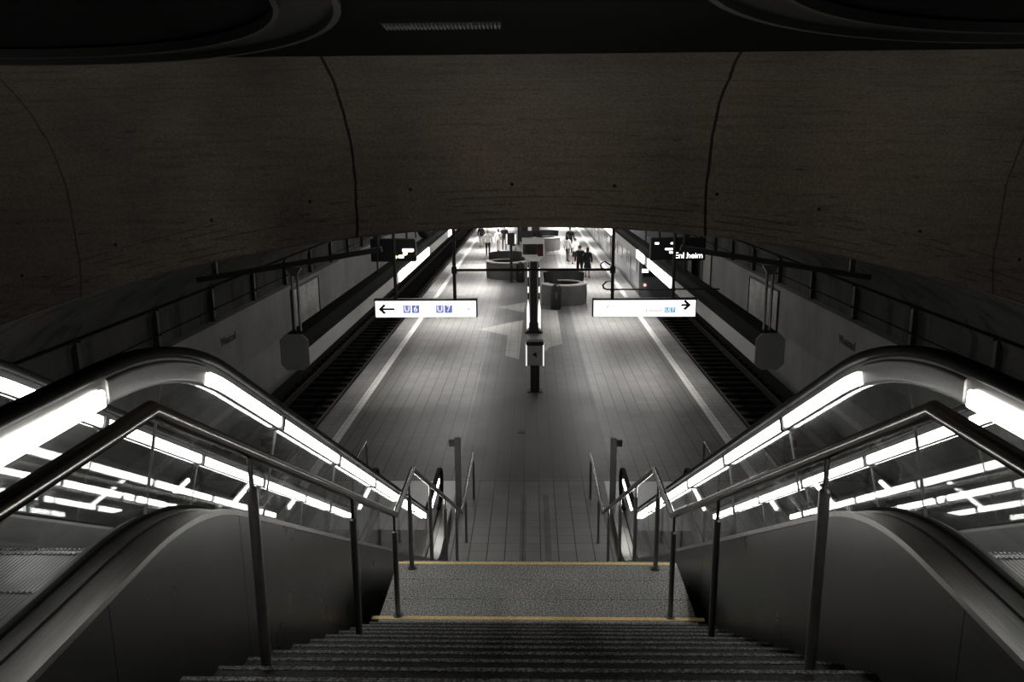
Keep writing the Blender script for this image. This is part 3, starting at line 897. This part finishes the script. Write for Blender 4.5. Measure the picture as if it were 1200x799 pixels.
lettering(1, 21.0, 'small dark station name on the right track wall, nearer than the poster')

def conduit(s, label):
    x = s * 8.62
    t = thing('wall_conduit', (x, 24, 2.2), label, 'pipe')
    MB().tube([(x, Y0, 3.17), (x, 60, 3.17)], .032, 10).build('pipe', 'trough_dark', t, True)
    MB().tube([(x - s * .02, Y0, 2.56), (x - s * .02, 60, 2.56)], .016, 8).build('cable', 'trough_dark', t, True)
    for k in range(14):
        y = 11.3 + 3.3 * k
        MB().box(x + s * .03, s * 8.79, y - .06, y + .06, 2.2, 3.5).box(x - s * .05, x + s * .03, y - .04, y + .04, 3.10, 3.14).box(x - s * .05, x + s * .03, y - .03, y + .03, 2.51, 2.54).build('bracket', 'dark_metal', t)
conduit(-1, 'dark cable pipe on brackets along the left wall above its ledge')
conduit(1, 'dark cable pipe on brackets along the right wall above its ledge')

def hose(s, pts, label):
    t = MB().tube([(s * a, b, c) for a, b, c in pts], .014, 8).build('hanging_cable', 'black_rubber', None, True)
    tag(t, label, 'cable')
hose(1, [(8.2, 13.3, 3.82), (8.55, 13.3, 3.35), (8.66, 13.3, 3.0), (8.68, 13.3, 2.6), (8.66, 13.3, 2.2)], 'thin dark cable curving down the right wall above the handrail')

# ------------------------------------------------------------------ along the middle of the platform
# emergency call pillar
py_, px_ = 21.9, .12
t = thing('call_pillar', (px_, py_, 0), 'dark pillar with a lit arrow box, nearest thing on the platform floor', 'pillar')
MB().bevbox(px_ - .13, px_ + .13, py_ - .09, py_ + .09, 0, 1.46, .015).build('column', 'dark_metal', t)
hd = MB().bevbox(px_ - .225, px_ + .225, py_ - .15, py_ + .15, .78, 1.36, .015).build('call_box', 'call_grey', t)
for q in (-1, 1):
    MB().bevbox(px_ + q * .225, px_ + q * .26, py_ - .155, py_ + .15, .77, 1.37, .006).build('light_strip', 'totem_glow', hd)
MB().bevbox(px_ - .25, px_ + .25, py_ - .17, py_ + .17, 1.37, 1.47, .02).build('cap', 'black_paint', t)
MB().prism([(px_ - .09, 1.09), (px_ + .02, 1.17), (px_ + .05, 1.15), (px_ + .05, 1.01), (px_ + .02, 1.02), (px_ + .02, 1.06)], 'y', py_ - .156, py_ - .149).build('arrow_mark', 'ink', hd)
MB().bevbox(px_ - .22, px_ + .22, py_ - .18, py_ + .18, 0, .02, .006).build('foot', 'black_paint', t)

# information totem with a display box on top
ty, tx = 29.9, .12
t = thing('information_totem', (tx, ty, 0), 'tall dark totem with shiny edges and a framed display box on top', 'totem')
MB().bevbox(tx - .14, tx + .14, ty - .12, ty + .12, .0, 2.75, .02).build('column', 'black_paint', t)
for q in (-1, 1):
    a = MB()
    a.prism([(tx + q * .15, .25), (tx + q * .27, .14), (tx + q * .27, .9), (tx + q * .22, 1.3), (tx + q * .17, 1.05)], 'y', ty - .12, ty + .12)
    a.build('lit_edge', 'totem_glow', t)
    MB().bevbox(tx + q * .18, tx + q * .235, ty - .1, ty + .1, 1.55, 1.78, .008).build('lit_edge', 'totem_glow', t)
    MB().bevbox(tx + q * .19, tx + q * .235, ty - .1, ty + .1, 2.15, 2.5, .008).build('lit_edge', 'totem_glow', t)
    MB().tube([(tx + q * .20, ty, 1.3), (tx + q * .20, ty, 2.7)], .03, 10).build('side_bar', 'rail_steel', t, True)
MB().prism([(tx - .36, 0), (tx + .36, 0), (tx + .30, .06), (tx + .19, .12), (tx + .17, .42), (tx - .17, .42), (tx - .19, .12), (tx - .30, .06)], 'y', ty - .2, ty + .2).build('foot', 'black_paint', t)
dz0, dz1 = 2.75, 3.62
bx = MB().bevbox(tx - .44, tx + .40, ty - .1, ty + .2, dz0 + .17, dz1, .02).prism([(tx - .38, dz0 + .17), (tx + .36, dz0 + .17), (tx + .20, dz0), (tx - .20, dz0)], 'y', ty - .08, ty + .18).build('display_box', 'white_paint', t)
MB().box(tx - .41, tx + .14, ty - .112, ty - .1, dz0 + .26, dz1 - .22).build('screen', 'poster_print', bx)
MB().box(tx + .15, tx + .36, ty - .112, ty - .1, dz0 + .20, dz1 - .22).build('screen', 'red_paint', bx)

# lamp post with two lit edges in front of the left bench
def lamp_post(x, y, hp, label):
    t = thing('lamp_post', (x, y, 0), label, 'post')
    MB().tube([(x, y, 0), (x, y, hp)], .08, 12).build('pole', 'black_paint', t, True)
    h = MB().bevbox(x - .20, x + .20, y - .12, y + .12, hp, hp + .62, .02).build('head', 'dark_metal', t)
    for q in (-1, 1): MB().bevbox(x + q * .20, x + q * .27, y - .13, y + .12, hp + .05, hp + .55, .008).build('lit_edge', 'totem_glow', h)
    MB().cyl((x, y), .2, 0, .02, 20).build('foot', 'black_paint', t)
lamp_post(-1.05, 43.0, 2.05, 'slim dark post with two lit edges on its head, before the left bench')
lamp_post(-.95, 63.0, 2.5, 'far slim dark post with two lit edges, behind the left bench')

# litter bins
def bin_(x, y, label):
    t = thing('litter_bin', (x, y, 0), label, 'bin')
    MB().lathe((x, y, 0), [(.01, 0), (.22, 0), (.24, .05), (.24, .92), (.22, .97), (.01, .97)], 20).build('body', 'black_paint', t, True)
    MB().lathe((x, y, .97), [(.20, 0), (.20, .06), (.13, .12), (.01, .14)], 20).build('lid', 'dark_metal', t, True)
    MB().box(x - .05, x + .05, y - .245, y - .235, .5, .8).build('plate', 'mid_grey', t)
bin_(1.13, 34.9, 'black round litter bin standing against the near right bench')
bin_(-.55, 43.1, 'black round litter bin beside the lamp post at the left bench')

# round seating shells
def seat_shell(x, y, r, open_dir, label):
    t = thing('seating_shell', (x, y, 0), label, 'bench')
    a0, a1 = R(open_dir + 40), R(open_dir + 320)
    MB().lathe((x, y, 0), [(r - .16, 0), (r, 0), (r + .03, .45), (r, .90), (r - .16, .90), (r - .16, 0)], 40, a0, a1).build('shell', 'bench_concrete', t, True, 40)
    MB().lathe((x, y, .90), [(r - .30, 0), (r + .03, 0), (r + .03, .05), (r - .30, .05), (r - .30, 0)], 40, a0, a1).build('rim', 'rim_concrete', t, True, 40)
    MB().lathe((x, y, 0), [(r - .75, .38), (r - .2, .38), (r - .2, .46), (r - .75, .46), (r - .75, .38)], 36, a0, a1).build('seat', 'seat_dark', t, True, 40)
    b0, b1 = R(60), R(200 if x > 0 else 190)
    MB().lathe((x, y, 0), [(r - .24, .44), (r - .17, .44), (r - .07, 1.38), (r - .14, 1.38), (r - .24, .44)], 36, R(12), R(168)).build('backrest', 'seat_dark', t, True, 40)
    MB().lathe((x, y, 0), [(.0, .02), (r - .7, .02), (r - .7, .36), (0, .36)], 30).build('planter_core', 'black_paint', t)
seat_shell(1.55, 36.6, 1.05, 150, 'round concrete seating shell with dark seat, behind the near litter bin')
seat_shell(-1.35, 45.0, 1.15, 30, 'round concrete seating shell with pale rim, left of the totem')
seat_shell(1.15, 59.5, 1.05, 150, 'farthest round concrete seating shell, up by the bulkhead edge')

# far kiosk and column
t = thing('platform_kiosk', (-.1, 66, 0), 'dark kiosk with a white side panel standing far down the platform', 'kiosk')
MB().bevbox(-.95, .75, 65.6, 67.2, 0, 2.3, .04).build('body', 'dark_metal', t)
MB().bevbox(-1.05, .85, 65.5, 67.3, 2.3, 2.45, .03).build('roof', 'grey_paint', t)
MB().box(-.2, .1, 65.57, 65.6, .9, 2.25).build('panel', 'white_paint', t)
MB().box(-.9, -.3, 65.58, 65.6, .9, 2.1).build('window', 'poster_print', t)
MB().box(.2, .68, 65.58, 65.6, .9, 2.1).build('window', 'poster_print', t)

# ------------------------------------------------------------------ train on the right track
x0, x1 = 5.42, 8.0
ya, yb = 39.5, 100
t = thing('train', (6.7, ya, -.8), 'pale grey train standing at the right platform edge, seen from its end', 'train')
sec = [(x0, -.55), (x1, -.55), (x1, 2.3), (x1 - .12, 2.55), (x1 - .5, 2.72), (x0 + .5, 2.72), (x0 + .12, 2.55), (x0, 2.3)]
MB().prism(sec, 'y', ya, yb).build('body', 'train_paint', t)
y = ya + 1.0; k = 0
win = []
while y < yb - 4:
    if k % 3 == 1:
        d = MB().box(x0 - .02, x0, y, y + 1.4, -.02, 2.1).build('door', 'train_door', t)
        for q in (0, .72): MB().box(x0 - .028, x0 - .018, y + .1 + q, y + .58 + q, .75, 1.95).build('pane', 'train_window', d)
        y += 1.75
    else:
        MB().box(x0 - .015, x0 + .01, y, y + 2.1, .85, 1.9).build('window', 'train_window', t)
        y += 2.4
    if k % 6 == 5:
        MB().box(x0 - .012, x0 + .01, y, y + .35, -.5, 2.5).build('gangway', 'black_paint', t); y += .6
    k += 1
MB().box(x0 + .2, x1 - .2, ya - .02, ya + .01, .75, 2.1).build('windscreen', 'train_window', t)
MB().box(x0 + .5, x1 - .5, ya - .03, ya + .01, 2.2, 2.5).build('destination_screen', 'black_paint', t)
for x in (x0 + .3, x1 - .3):
    MB().lathe((0, 0, 0), [(.001, -.02), (.09, -.02), (.09, .02)], 16).v
    m = MB(); m.loft([[(x + r * math.cos(2 * PI * i / 16), yy, .35 + r * math.sin(2 * PI * i / 16)) for i in range(16)] for r, yy in ((.03, ya - .05), (.07, ya - .04), (.07, ya))]); m.build('tail_lamp', 'tail_red', t)
MB().box(x0 + .15, x0 + .45, ya - .03, ya, .98, 1.16).build('number_plate', 'led_white', t)
MB().box(x0 - .01, x1 + .01, ya - .01, yb, -.55, -.25).build('skirt', 'dark_metal', t)
for k in range(8):
    yy = ya + 2 + k * 7.4
    MB().prism([(yy + .4 * math.cos(2 * PI * i / 16), -.29 + .39 * math.sin(2 * PI * i / 16)) for i in range(16)], 'x', x0 + .5, x1 - .5).build('wheelset', 'black_paint', t)

# ------------------------------------------------------------------ people
def skin_mesh(verts, edges, root=0, sub=1):
    me = bpy.data.meshes.new('skel'); me.from_pydata([v[:3] for v in verts], edges, [])
    o = bpy.data.objects.new('skel', me); COL.objects.link(o)
    mo = o.modifiers.new('skin', 'SKIN')
    if not me.skin_vertices:
        bm = bmesh.new(); bm.from_mesh(me); bm.verts.layers.skin.verify(); bm.to_mesh(me); bm.free()
    for k, sv in enumerate(me.skin_vertices[0].data):
        r = verts[k][3]
        sv.radius = r if isinstance(r, tuple) else (r, r)
        sv.use_root = (k == root)
    mo.use_smooth_shade = True
    ss = o.modifiers.new('sub', 'SUBSURF'); ss.levels = sub; ss.render_levels = sub
    bpy.context.view_layer.update()
    out = bpy.data.meshes.new_from_object(o.evaluated_get(bpy.context.evaluated_depsgraph_get()))
    bpy.data.objects.remove(o); bpy.data.meshes.remove(me)
    bm = bmesh.new(); bm.from_mesh(out); bpy.data.meshes.remove(out)
    return bm
def head_bm(c, s=1.0, face=1):
    bm = bmesh.new(); bmesh.ops.create_uvsphere(bm, u_segments=18, v_segments=14, radius=1)
    for v in bm.verts:
        x, y, z = v.co
        w = .074 if z > -.2 else .074 * (1 - .32 * (-z - .2))
        v.co = (x * w, y * .092 - (.012 if (z < -.3 and y < 0) else 0), z * .115)
    def blob(p, r):
        q = bmesh.ops.create_icosphere(bm, subdivisions=1, radius=1)
        for v in q['verts']: v.co = Vector((v.co.x * r[0] + p[0], v.co.y * r[1] + p[1], v.co.z * r[2] + p[2]))
    blob((0, -.096, -.012), (.012, .018, .022))                 # nose
    for sx in (-1, 1):
        blob((sx * .076, .004, -.005), (.010, .02, .030))       # ears
        blob((sx * .03, -.083, .012), (.012, .006, .006))       # eyes
    blob((0, -.085, -.055), (.024, .007, .006))                 # mouth
    for v in bm.verts: v.co = Vector(c) + v.co * s
    return bm
def person(loc, rot, ht, label, top, bottom, hair='hair_dark', skin='skin', skirt=False, long_hair=False, shorts=False, phase=.22, sleeves=True, holding=None, build=1.0):
    t = thing('person', loc, label, 'person')
    k = ht / 1.75; b = build
    st = phase
    # joints: x sideways, y front is -1
    V = [(0, 0, .95, (.125 * b, .10)), (0, .005, 1.10, (.125 * b, .095)), (0, .0, 1.30, (.150 * b, .105)), (0, .01, 1.43, (.10 * b, .075)), (0, .0, 1.50, .052), (0, -.01, 1.58, .05)]
    E = [(0, 1), (1, 2), (2, 3), (3, 4), (4, 5)]
    def chain(start, pts):
        p = start
        for q in pts: V.append(q); E.append((p, len(V) - 1)); p = len(V) - 1
        return p
    for sx in (-1, 1):
        sw = sx * st
        L = chain(0, [(sx * .095, -.01, .88, .088 * b), (sx * .10, -.09 * sw / .22 - .02, .50, .058), (sx * .10, (-.14 if sw > 0 else .20) * abs(st) / .22, .095, .042), (sx * .105, (-.27 if sw > 0 else .09) * abs(st) / .22 - (.03 if sw > 0 else .0), .035, .034)])
        A = chain(3, [(sx * .185 * b, .01, 1.40, .056), (sx * .235 * b, .05 + .05 * sw / .22, 1.13, .042), (sx * .245 * b, -.03 + .14 * sw / .22, .90, .028), (sx * .245 * b, -.05 + .15 * sw / .22, .83, (.036, .018))])
        hx, hy, hz = V[A][:3]
        for i, (dx, ln) in enumerate(((-.024, .070), (-.008, .080), (.008, .075), (.024, .06))):
            chain(A, [(hx, hy + dx, hz - .035, .009), (hx - sx * .008, hy + dx, hz - .035 - ln * .6, .0085), (hx - sx * .025, hy + dx - .004, hz - .035 - ln, .0075)])
        chain(A, [(hx - sx * .014, hy - .035, hz - .005, .010), (hx - sx * .022, hy - .048, hz - .045, .0085)])
    bm = skin_mesh(V, E, 0)
    hb = head_bm((0, -.015, 1.635), 1.0)
    me2 = bpy.data.meshes.new('h'); hb.to_mesh(me2); hb.free(); bm.from_mesh(me2); bpy.data.meshes.remove(me2)
    def finish(bm_, name, mat, parent):
        mtx = Matrix.Translation(loc) @ Matrix.Rotation(rot, 4, 'Z') @ Matrix.Scale(k, 4)
        bmesh.ops.transform(bm_, matrix=mtx, verts=bm_.verts[:])
        m = MB(); m.bm(bm_); o = m.build(name, mat, parent, True, 80); return o
    seg = []
    for a_, b_ in E:
        seg.append((Vector(V[a_][:3]), Vector(V[b_][:3]), b_))
    def bone(p):
        best = None
        for A_, B_, b_ in seg:
            d_ = B_ - A_; u = max(0, min(1, (p - A_).dot(d_) / max(1e-9, d_.length_squared)))
            e_ = (p - (A_ + d_ * u)).length
            if best is None or e_ < best[0]: best = (e_, b_)
        return best[1]
    bm.normal_update()
    owner = {f.index: bone(f.calc_center_median()) for f in bm.faces}
    src = bm.copy()
    finish(bm, 'body', skin, t)
    def cloth(idx_keep, name, mat, grow=.016, zlo=0, zhi=9):
        c_ = src.copy(); c_.faces.ensure_lookup_table()
        keep = set(idx_keep)
        kill = [f for f in c_.faces if owner[f.index] not in keep or not zlo <= f.calc_center_median().z <= zhi]
        c_.normal_update()
        for v in c_.verts: v.co += v.normal * grow
        bmesh.ops.delete(c_, geom=kill, context='FACES')
        ex = bmesh.ops.extrude_face_region(c_, geom=c_.faces[:])
        c_.normal_update()
        for v in [g for g in ex['geom'] if isinstance(g, bmesh.types.BMVert)]: v.co -= v.normal * .006
        finish(c_, name, mat, t)
    # vertex layout: 6 torso, then per side 4 leg + 4 arm + 14 finger
    per = 4 + 4 + 14
    legs = [[6 + q * per + i for i in range(4)] for q in (0, 1)]
    arms = [[6 + q * per + 4 + i for i in range(4)] for q in (0, 1)]
    tk = [1, 2, 3, legs[0][0], legs[1][0]] + [i for a_ in arms for i in (a_[:3] if sleeves else a_[:2])]
    cloth(tk, 'jacket' if sleeves else 'shirt', top, .022, .84)
    if skirt:
        m = bmesh.new(); pr = [(.13, 1.05), (.165, .92), (.20, .72), (.225, .56), (.215, .56)]
        mm = MB().lathe((0, 0, 0), pr, 20); finish_bm = bmesh.new(); mt = bpy.data.meshes.new('s'); mt.from_pydata(mm.v, [], mm.f); finish_bm.from_mesh(mt)
        for v in finish_bm.verts: v.co.y *= .75
        m.free(); finish(finish_bm, 'skirt', bottom, t)
    else:
        cloth([1] + [i for l in legs for i in (l[:3] if not shorts else l[:2])], 'shorts' if shorts else 'trousers', bottom, .014, 0, 1.06)
    for l in legs:
        x, y, z, r = V[l[3]]; ax, ay, az, _ = V[l[2]]
        sb = bmesh.new(); bmesh.ops.create_uvsphere(sb, u_segments=12, v_segments=8, radius=1)
        for v in sb.verts: v.co = Vector((v.co.x * .048 + x, v.co.y * .135 + ay - .07, max(0.0, v.co.z * .055 + .045)))
        finish(sb, 'shoe', 'cloth_black', t)
    hb = bmesh.new(); bmesh.ops.create_uvsphere(hb, u_segments=18, v_segments=12, radius=1)
    for v in hb.verts:
        z = v.co.z
        v.co = Vector((v.co.x * .084, v.co.y * .10 + .016, v.co.z * .118 + 1.655))
        if v.co.y < -.055 and v.co.z < 1.70: v.co.y = -.03
        if z < -.2: v.co.z = 1.655 - .02 if not long_hair else 1.655 - .02 - (-z - .2) * .42; v.co.y = max(v.co.y, .02)
    finish(hb, 'hair', hair, t)
    return t
def away(x, y): return PI      # back turned to the stairs
person((-3.0, 56.0, 0), PI, 1.78, 'person with white shirt and dark trousers walking away on the left aisle', 'cloth_white', 'cloth_black', 'hair_grey', phase=.10, build=1.12)
person((-3.80, 61.5, 0), PI * .95, 1.70, 'person with dark top and pale trousers at the left platform edge', 'cloth_black', 'cloth_pale', phase=.05)
person((-2.35, 58.4, 0), PI * .9, 1.65, 'person in white clothes with dark hair, left of the person in black', 'cloth_white', 'cloth_pale', phase=.16)
person((-1.95, 59.4, 0), PI * 1.05, 1.80, 'person dressed all in black beside the one in white, left bench side', 'cloth_black', 'cloth_grey', phase=.14, build=1.1)
person((2.80, 45.0, 0), PI * 1.02, 1.78, 'broad person in dark clothes walking away, nearest on the right aisle', 'cloth_black', 'cloth_black', phase=.18, build=1.12)
person((3.22, 44.8, 0), PI * .97, 1.68, 'person with long dark hair and dark skirt, nearest on the right aisle', 'cloth_black', 'cloth_black', skirt=True, long_hair=True, skin='skin', phase=.14)
person((2.45, 52.2, 0), PI * .8, 1.68, 'slim person in white top with dark hair, left one of the far right group', 'cloth_white', 'cloth_grey', long_hair=True, phase=.12)
person((2.85, 50.6, 0), PI * 1.1, 1.68, 'person in white top and dark shorts, right one of the far right group', 'cloth_white', 'cloth_black', shorts=True, sleeves=False, phase=.22)
person((2.85, 57.5, 0), PI, 1.82, 'person in dark clothes with arms out, farthest of the right group', 'cloth_black', 'cloth_black', phase=.10, build=1.1)
# shoulder bag on the ground-side hand and a pushchair
t = thing('pushchair', (-1.30, 59.0, 0), 'dark low pushchair beside the person dressed in black', 'pushchair')
MB().prism([(58.7, .35), (59.2, .35), (59.3, .85), (59.15, .9), (58.75, .5)], 'x', -1.50, -1.12).build('seat', 'cloth_black', t)
MB().tube([(-1.48, 59.25, .85), (-1.48, 59.5, 1.05), (-1.14, 59.5, 1.05), (-1.14, 59.25, .85)], .015, 8).build('handle', 'dark_metal', t, True)
for x in (-1.51, -1.11):
    for y in (58.75, 59.25):
        MB().prism([(y + .1 * math.cos(2 * PI * i / 14), .1 + .1 * math.sin(2 * PI * i / 14)) for i in range(14)], 'x', x - .02, x + .02).build('wheel', 'black_rubber', t)
        MB().tube([(x, y, .1), (x * .99 - .01, y, .4)], .012, 8).build('strut', 'dark_metal', t)

# ------------------------------------------------------------------ concourse ceiling rings and grille
def ceiling_ring(x, y, r, z, label):
    t = thing('ceiling_ring', (x, y, z), label, 'ceiling light')
    MB().lathe((x, y, z), [(r - .05, .0), (r, 0), (r, .10), (r - .05, .10), (r - .05, 0)], 72).build('rim', 'ring_paint', t, True, 40)
    MB().lathe((x, y, z), [(r - .40, .06), (r - .05, .06), (r - .05, .09), (r - .40, .09)], 72).build('tray', 'black_paint', t, True, 40)
    MB().lathe((x, y, z), [(r - .44, .02), (r - .40, .02), (r - .40, .10), (r - .44, .10), (r - .44, .02)], 72).build('inner_rim', 'ring_paint', t, True, 40)
    for k in range(6):
        a = 2 * PI * k / 6 + .4
        MB().tube([(x + (r - .2) * math.cos(a), y + (r - .2) * math.sin(a), z + .08), (x + (r - .2) * math.cos(a), y + (r - .2) * math.sin(a), 7.5)], .015, 8).build('rod', 'black_paint', t)
ceiling_ring(-4.7, 4.75, 3.55, 7.38, 'large thin dark ring hung under the ceiling at upper left')
ceiling_ring(4.45, 3.75, 3.7, 7.38, 'large thin dark ring hung under the ceiling at upper right')
g = thing('ceiling_grille', (-.7, 6.65, 7.44), 'dark slatted ceiling grille between the two hanging rings', 'grille')
MB().box(-1.17, -.23, 6.53, 6.77, 7.46, 7.5).build('frame', 'black_paint', g)
sl = MB()
for k in range(30): sl.box(-1.15 + k * .031, -1.133 + k * .031, 6.56, 6.74, 7.44, 7.47)
sl.build('slats', 'grey_paint', g)

# ------------------------------------------------------------------ light
def area(x, y, z, sx, sy, power, rot=(0, 0, 0), col=(1, .98, .95), spread=PI):
    l = bpy.data.lights.new('lamp', 'AREA'); l.shape = 'RECTANGLE'; l.size = sx; l.size_y = sy; l.energy = power; l.color = col; l.spread = spread
    o = bpy.data.objects.new('lamp', l); COL.objects.link(o); o.location = (x, y, z); o.rotation_euler = rot
for y, p in ((18.5, 65), (27, 185), (36, 280), (45, 340), (54, 400), (63, 520), (74, 620), (86, 700), (98, 700)):
    for s in (-1, 1):
        area(s * 3.1, y, arch(3.1) - .12, .30, 4.5, p * .42)
        area(s * 3.2, y + 4.6, arch(3.1) - .12, .20, 3, p * .66, spread=R(62))
w = bpy.data.worlds.new('world'); SC.world = w; w.use_nodes = True
w.node_tree.nodes['Background'].inputs[0].default_value = (1, .97, .92, 1); w.node_tree.nodes['Background'].inputs[1].default_value = .002
# weak lamp of the concourse behind the viewpoint
area(0, -3.2, 7.6, 2.5, .4, 10, (R(25), 0, 0), (1, .93, .82))

SC.view_settings.view_transform = 'Standard'; SC.view_settings.look = 'None'
SC.view_settings.gamma = 1; SC.view_settings.use_curve_mapping = False; SC.view_settings.exposure = 0
c = SC.cycles
c.use_denoising = True; c.max_bounces = 8; c.transparent_max_bounces = 24; c.glossy_bounces = 5; c.diffuse_bounces = 3
c.sample_clamp_indirect = 6; c.caustics_reflective = False; c.caustics_refractive = False
